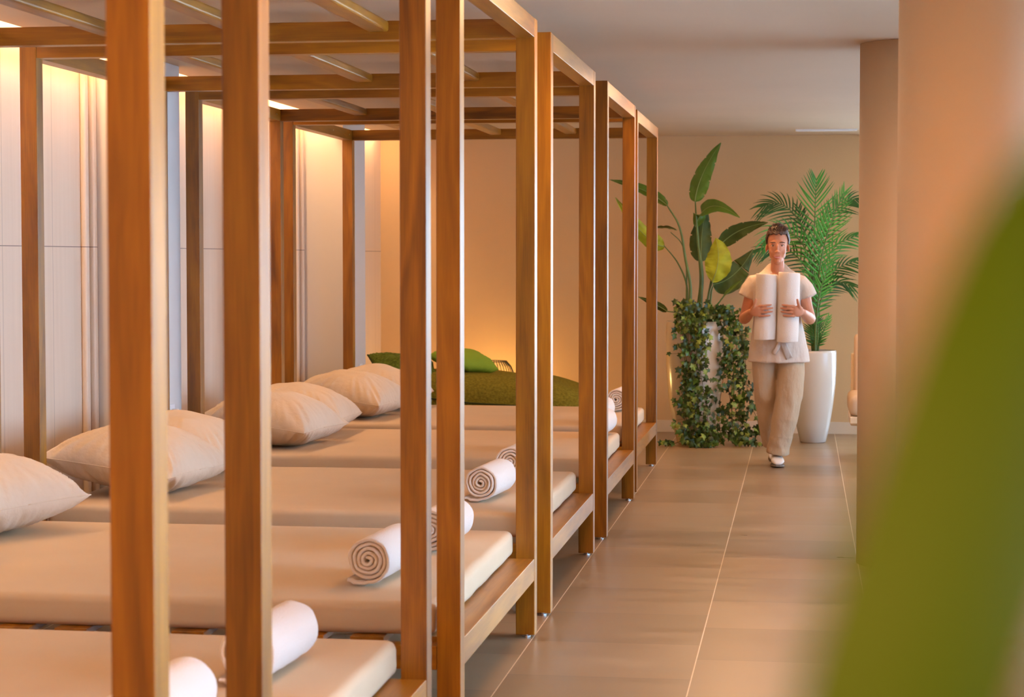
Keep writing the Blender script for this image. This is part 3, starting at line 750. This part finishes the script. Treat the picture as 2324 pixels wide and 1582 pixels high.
# ---------------------------------------------------------------- walking person
PX, PY = -.168, 13.52
per = thing('person', (PX, PY, 0), 'person with short dark hair in white tunic and beige trousers, carrying two towels', 'person')
def person():
    mb = MB()
    # head and neck
    mb.ell((0, .018, 1.520), (.071, .090, .088), 28, 18)
    mb.ell((0, -.018, 1.465), (.060, .068, .092), 28, 18)
    mb.ell((0, -.040, 1.392), (.034, .036, .034))
    for s in (-1, 1):
        mb.ell((s*.032, -.050, 1.442), (.024, .022, .024)); mb.ell((s*.033, -.008, 1.416), (.021, .036, .024))
        mb.ell((s*.072, .012, 1.466), (.007, .017, .030), 14, 10, Matrix.Rotation(s*.5, 3, 'Z') @ Matrix.Rotation(-s*.12, 3, 'Y'))
        mb.ell((s*.011, -.090, 1.437), (.008, .009, .006), 12, 8)
    mb.ell((0, -.067, 1.500), (.044, .012, .012)); mb.ell((0, -.082, 1.462), (.0085, .014, .030), 14, 10); mb.ell((0, -.094, 1.440), (.0105, .012, .009), 14, 10)
    mb.ell((0, -.074, 1.408), (.026, .011, .010)); mb.ell((0, -.070, 1.375), (.018, .012, .010))
    mb.tube([(0, .028, 1.20), (0, .022, 1.30), (0, .012, 1.40), (0, .01, 1.44)], [.060, .047, .043, .042], 20)
    # trunk
    mb.rings([(0, .01, .80, .14, .10), (0, .01, .92, .125, .09), (0, .01, 1.02, .115, .085), (0, .01, 1.12, .13, .095), (0, .015, 1.20, .15, .095), (0, .02, 1.26, .13, .075), (0, .02, 1.295, .075, .055)], 28)
    # legs
    mb.tube([(-.08, .01, .86), (-.078, .03, .66), (-.062, .06, .44), (-.045, .20, .24), (-.016, .33, .10)], [.085, .075, .050, .046, .036], 16)
    mb.tube([(.085, .01, .86), (.090, -.02, .66), (.072, -.05, .44), (.035, -.04, .24), (.004, .0, .08)], [.085, .075, .050, .046, .036], 16)
    # arms
    for s, wx in ((-1, -.170), (1, .170)):
        sh = Vector((s*.150, .015, 1.235)); el = Vector((s*.222, .0, .985)); wr = Vector((wx, -.235, 1.040))
        mb.tube([Vector((s*.11, .015, 1.25)), sh, sh.lerp(el, .3), sh.lerp(el, .7), el, el.lerp(wr, .15)], [.05, .050, .045, .038, .037, .036], 16)
        mb.tube([el+Vector((0, .01, 0)), el.lerp(wr, .25), el.lerp(wr, .6), wr, wr.lerp(Vector((s*.14, -.27, 1.048)), .6)], [.035, .039, .033, .0235, .024], 16)
        # palm
        mb.ell((s*.138, -.279, 1.048), (.040, .014, .038), 18, 12, Matrix.Rotation(s*.42, 3, 'Z'))
        mb.ell((s*.150, -.268, 1.062), (.024, .015, .020), 14, 10)
        tips = [(.028, 1.091), (.018, 1.070), (.021, 1.046), (.036, 1.020)]
        for q, (tx, tz) in enumerate(tips):
            zb = 1.080-q*.0215
            cxx = .072
            def on(x):   # depth just in front of the towel's round surface
                dx = x-cxx; return -.205-math.sqrt(max(0, .084**2-dx*dx))-.006
            xs = [.118, .094, .068, tx+.020, tx+.004]
            zz = [zb+(tz-zb)*k/4 for k in range(5)]
            mb.tube([(s*x, on(x)-(.004 if k < 2 else 0), z) for k, (x, z) in enumerate(zip(xs, zz))], [.0090, .0084, .0080, .0074, .0054], 10)
        mb.tube([(s*.156, -.272, 1.060), (s*.146, -.286, 1.084), (s*.138, -.290, 1.108), (s*.134, -.288, 1.130)], [.014, .0115, .0100, .0070], 10)
    o = mb.build('body', SKIN, per); remesh(o, .0040, 3); return o
body = person()
for s in (-1, 1):
    mb = MB(); mb.ell((s*.030, -.0725, 1.480), (.0125, .006, .0036), 16, 8); mb.build('eye', EYEW, per)
    e = per.children[-1] if False else None
    mb = MB(); mb.ell((s*.030, -.0782, 1.4800), (.0050, .0022, .0042), 12, 8); mb.build('iris', EYED, per)
    mb = MB(); mb.tube([(s*(.014+.036*k/6), -.0800+.010*(k/6)**2.2, 1.4990+.0050*sin(PI*(k+1)/7)) for k in range(7)], [(.0012+.0024*sin(PI*(k+1)/8)) for k in range(7)], 6); mb.build('eyebrow', HAIR, per)
    mb = MB(); mb.tube([(s*(.016+.030*k/6), -.0795+.0085*(k/6)**2, 1.4835+.0035*sin(PI*k/6)) for k in range(7)], .0011, 5); mb.build('eyelash', HAIR, per)
mb = MB()
for dz, rr in ((0, .0032), (-.0075, .0040)):
    mb.tube([(-.030+.060*k/10, -.0865+.020*((k-5)/5)**2*1.0, 1.4045+dz*(1-((k-5)/5)**2)+.0100*((k-5)/5)**2) for k in range(10)], [max(.0008, rr*(1-((k-5)/5.4)**2)) for k in range(10)], 8)
mb.build('lips', LIPS, per)
mb = MB(); mb.tube([(-.021+.042*k/8, -.0870+.008*((k-4)/4)**2, 1.4008+.0052*((k-4)/4)**2) for k in range(9)], [max(.0006, .0022*(1-((k-4)/4.3)**2)) for k in range(9)], 8); mb.build('teeth', EYEW, per)
# hair
mb = MB(); v = []; f = []
nu, nv = 150, 90
hv = []
for i in range(nv+1):
    th = PI*i/nv
    for k in range(nu):
        w = 2*PI*k/nu
        d = Vector((sin(th)*cos(w), sin(th)*sin(w), cos(th)))
        rr = 1+.035*noise.noise(d*9)
        hv.append(Vector((0, .022, 1.522))+Vector((d.x*.0750*rr, d.y*.096*rr, d.z*(.098 if d.z > 0 else .09)*rr)))
hf = []
for i in range(nv):
    for k in range(nu):
        a = i*nu+k; b = i*nu+(k+1) % nu; q = (a, b, b+nu, a+nu)
        c = sum((hv[j] for j in q), Vector())/4
        line = 1.556+.010*noise.noise(Vector((c.x*60, 0, 0))) if c.y < -.035 else (1.556-(c.y+.035)*1.7 if c.y < .02 else 1.462-(c.y-.02)*.9)
        if c.z > line: hf.append(q)
me = bpy.data.meshes.new('hair'); me.from_pydata([tuple(p) for p in hv], [], hf)
bm = bmesh.new(); bm.from_mesh(me); bmesh.ops.delete(bm, geom=[x for x in bm.verts if not x.link_faces], context='VERTS')
bmesh.ops.remove_doubles(bm, verts=bm.verts, dist=1e-5)
r = bmesh.ops.solidify(bm, geom=bm.faces[:], thickness=.006)
me2 = bpy.data.meshes.new('hair'); bm.to_mesh(me2); bm.free()
mb = MB(); mb.add([v_.co.copy() for v_ in me2.vertices], [tuple(p.vertices) for p in me2.polygons])
rnd = random.Random(3)
for k in range(620):
    w = rnd.uniform(0, 2*PI); ph = rnd.uniform(0, 1.0)
    d = Vector((sin(ph)*cos(w), sin(ph)*sin(w), cos(ph)))
    p = Vector((0, .022, 1.522))+Vector((d.x*.074, d.y*.093, d.z*.095))
    if p.y < -.05 and p.z < 1.56: continue
    ln = rnd.uniform(.012, .026)*(1.15 if p.y < 0 else .8)
    up = (d*.8+Vector((rnd.uniform(-.4, .5), -.25+rnd.uniform(-.3, .3), .6))).normalized()
    mb.tube([p-d*.004, p+up*ln*.6, p+up*ln+Vector((.003, 0, 0))], [.0030, .0022, .0005], 4)
mb.build('hair', HAIR, per)
# tunic
mb = MB()
mb.rings([(.012, .0, .700, .205, .145), (.010, 0, .78, .200, .140), (.008, 0, .88, .182, .130), (.002, 0, .98, .160, .118), (0, 0, 1.08, .158, .118), (0, .005, 1.17, .172, .118), (0, .012, 1.235, .176, .100), (0, .018, 1.278, .148, .086), (0, .022, 1.310, .104, .072, .40), (0, .022, 1.326, .074, .064, .80)], 36)
for s in (-1, 1):
    mb.tube([(s*.10, .012, 1.240), (s*.15, .012, 1.224), (s*.188, .008, 1.184), (s*.210, .004, 1.135)], [.058, .064, .060, .060], 22)
tn = mb.build('tunic', TUNIC, per)
def foldT(c):
    return .006*noise.noise(Vector((c.x*14, c.y*10, c.z*4)))+.003*noise.noise(Vector((c.x*30, c.y*30, c.z*9)))
remesh(tn, .0055, 3, foldT)
mb = MB()   # front placket and loose tie ends
mb.tube([(.030, -.146, .86), (.055, -.152, .80), (.085, -.150, .73)], [(.020, .003), (.022, .003), (.024, .003)], 8, flat=(0, 1, 0))
mb.tube([(.030, -.146, .86), (.005, -.150, .80), (-.02, -.155, .76)], [(.012, .003), (.014, .003), (.014, .003)], 8, flat=(0, 1, 0))
mb.build('tie', TUNIC, per)
# trousers
mb = MB()
mb.rings([(.005, .01, .70, .10, .07), (.005, .01, .745, .168, .115), (.005, .01, .84, .165, .115)], 32)
mb.tube([(-.083, .01, .74), (-.083, .025, .62), (-.072, .045, .47), (-.058, .12, .32), (-.046, .22, .20), (-.040, .28, .13)], [.088, .084, .078, .072, .068, .070], 24)
mb.tube([(.092, .0, .74), (.098, -.02, .62), (.084, -.045, .47), (.055, -.055, .32), (.026, -.045, .18), (.014, -.035, .085)], [.092, .093, .090, .086, .076, .078], 24)
tr = mb.build('trousers', TROUS, per)
def foldL(c):
    k = .8+2.0*max(0, 1-abs(c.z-.13)/.13)+.8*max(0, 1-abs(c.z-.44)/.1)
    return .005*k*noise.noise(Vector((c.x*12+c.z*5, c.y*9, c.z*(16 if c.z < .2 else 9))))+.003*noise.noise(Vector((c.x*20, c.y*20, c.z*8)))
remesh(tr, .0055, 3, foldL)
# shoes
def shoe(cx, cy, rx, name='shoe', pitch=0):
    mb = MB(); v = []; f = []; n = 20
    st = [(-.02, .026, .046), (.0, .030, .085), (.04, .034, .095), (.09, .037, .078), (.14, .043, .062), (.19, .044, .050), (.225, .036, .040), (.245, .018, .026)]
    for (d, w, h) in st:
        for k in range(n):
            a = 2*PI*k/n; zz = sin(a); v.append(Vector((w*math.copysign(abs(cos(a))**.7, cos(a)), -d+.06, .012+(h-.012)*(zz*.5+.5)**.8 if zz > -.999 else .012)))
    for i in range(len(st)-1):
        for k in range(n): a = i*n+k; b = i*n+(k+1) % n; f.append((a, b, b+n, a+n))
    f.append(tuple(reversed(range(n)))); f.append(tuple((len(st)-1)*n+k for k in range(n)))
    M = Matrix.Translation((cx, cy, 0)) @ Matrix.Rotation(pitch, 4, 'X') @ Matrix.Rotation(rx, 4, 'Z')
    v = [M @ p for p in v]; mn = min(p.z for p in v)-.011
    v = [p-Vector((0, 0, mn)) for p in v]
    o = from_vf(name, v, f, SHOE, per)
    o2 = MB(); w = []
    for (d, wd) in ((-.022, .020), (-.01, .030), (.05, .035), (.14, .044), (.2, .045), (.235, .032), (.25, .014)): w.append((d, wd))
    pts = [Vector((-b, -a+.06, 0)) for a, b in w]+[Vector((b, -a+.06, 0)) for a, b in reversed(w)]
    vv = [M @ (p+Vector((0, 0, .0))) for p in pts]+[M @ (p+Vector((0, 0, .012))) for p in pts]
    m2 = min(p.z for p in vv); vv = [p-Vector((0, 0, m2)) for p in vv]
    k = len(pts); ff = [(i, (i+1) % k, (i+1) % k+k, i+k) for i in range(k)]+[tuple(range(k))[::-1], tuple(range(k, 2*k))]
    from_vf('sole', vv, ff, RUB, o, False)
shoe(.002, .0, R_(4), pitch=R_(-2))
shoe(-.006, .36, R_(-3), pitch=R_(16))
# held towels
for (x, zc, ln, rz, lb) in ((-.074, .860, .430, 1.6, 'white rolled towel held upright at the chest, nearer the ivy-covered plant'), (.075, .843, .458, 1.3, 'white rolled towel held upright at the chest, nearer the palm')):
    me = towel_mesh(.078, ln, 3+x, False, 5.2)
    o = bpy.data.objects.new('rolled_towel', me); C.objects.link(o)
    # axis local +Y -> world +Z
    o.matrix_world = Matrix.Translation((PX+x-.008, PY-.205+.078, zc)) @ Matrix.Rotation(R_(rz), 4, 'Y') @ Matrix.Rotation(PI/2, 4, 'X')
    tag(o, lb, 'towel', 'towels in the arms of the person')

# ---------------------------------------------------------------- blurred plant right beside the lens
fp = thing('potted_plant', (-.16, .34, 0), 'out of focus bright green strap-leaved plant close by at the bottom right corner', 'plant')
planter(fp, [(.12, 0), (.14, .01), (.17, .30), (.18, .52), (.17, .52), (.165, .47)], CERC, .16, .47)
FO = Vector((-.16, .34, 0))
def blade(pts, w, seed, m=GRASSL):
    c = catmull([Vector(p)-FO for p in pts], 12); n = len(c); V = []; Fc = []
    for i, p in enumerate(c):
        t = i/(n-1); d = (c[min(i+1, n-1)]-c[max(i-1, 0)]).normalized()
        s = d.cross(Vector((-.25, 1, .1))).normalized(); nr = s.cross(d)
        ww = w*.5*(min(1, .35+t*2))*(1-max(0, (t-.72)/.28)**1.6)+.0003
        for j in range(-3, 4): q = j/3; V.append(p+s*(ww*q)+nr*(.18*ww*q*q))
    for i in range(n-1):
        for j in range(6): a = i*7+j; Fc.append((a, a+1, a+8, a+7))
    from_vf('leaf', V, Fc, m, fp)
def cp(x, y, D): d = ray(x, y); return d*D+Vector((0, 0, H))
blade([(-.15, .34, .47), (-.13, .335, .80), (-.085, .32, 1.06), (-.035, .29, 1.23), cp(1975, 1950, .265), cp(2075, 1600, .26), cp(2205, 1200, .26), cp(2345, 800, .265), cp(2500, 450, .28), cp(2700, 220, .31), cp(2980, 120, .36)], .0285, 1)
blade([(-.14, .34, .47), (-.09, .34, .80), (-.02, .33, 1.05), (.05, .32, 1.22), cp(2560, 1500, .33), cp(2720, 1050, .35), cp(2950, 750, .38)], .026, 2)
rnd = random.Random(5)
for k in range(13):
    a = 2*PI*k/13+.2; r = rnd.uniform(.22, .42); h = rnd.uniform(.45, .62)
    tx, ty = -.16+cos(a)*r, .34+sin(a)*r*.8
    blade([(-.16+.05*cos(a), .34+.05*sin(a), .47), (-.16+(tx+.16)*.3, .34+(ty-.34)*.3, .47+h*.72), (-.16+(tx+.16)*.7, .34+(ty-.34)*.7, .47+h), (tx, ty, .47+h*.72)], .026, 10+k)

# ---------------------------------------------------------------- light
def area(name, loc, rot, sx, sy, p, col, spread=PI):
    l = bpy.data.lights.new(name, 'AREA'); l.shape = 'RECTANGLE'; l.size = sx; l.size_y = sy; l.energy = p; l.color = col; l.spread = spread
    o = bpy.data.objects.new(name, l); C.objects.link(o); o.location = loc; o.rotation_euler = rot; return o
DAY = (.38, .66, 1.0)
for (a, b_), pw, sp in zip(wins, (8, 140, 200, 190, 150), (60, 55, 75, 160, 180)):   # daylight falling in through each window
    area('window_daylight', (XR+.35, (a+b_)/2, 1.35), (0, PI/2, 0), 2.1, b_-a, pw*(b_-a)/2.6, DAY, R_(sp))
area('window_daylight', (2.1, YW+.35, 1.2), (-PI/2, 0, 0), 2.3, 2.1, 240, (.60, .80, 1.0))  # added daylight behind the unseen back window, for the posts' aisle sides
WARM = (1, .43, .165)
area('lobby_glow', (-.6, -2.8, 1.35), (PI/2, 0, 0), 5.2, 2.1, 105, WARM)  # warm fill added behind the camera for the faces turned towards it
area('cove_light', (-3.335, 6.5, CZ+.13), (0, 0, 0), .06, 18.5, 170, (1, .60, .30))
for (x, y) in ((-.4, 1.6), (-.4, 3.7), (-.4, 7.3), (-.4, 11.2), (-.4, 13.6), (1.8, 3), (1.8, 8), (1.8, 13)):
    area('ceiling_downlight', (x, y, CZ-.02), (0, 0, 0), .5, .5, 25, (1, .50, .21))  # added warm fill under the ceiling for the bed tops, no fittings there
pl = bpy.data.lights.new('lamp_light', 'POINT'); pl.energy = 30; pl.color = (1, .60, .17); pl.shadow_soft_size = .06
po = bpy.data.objects.new('lamp_light', pl); C.objects.link(po); po.location = (-2.44, 15.60, .26)
w = bpy.data.worlds.new('world'); sc.world = w; w.use_nodes = True
w.node_tree.nodes['Background'].inputs[0].default_value = (1, .50, .24, 1); w.node_tree.nodes['Background'].inputs[1].default_value = .22
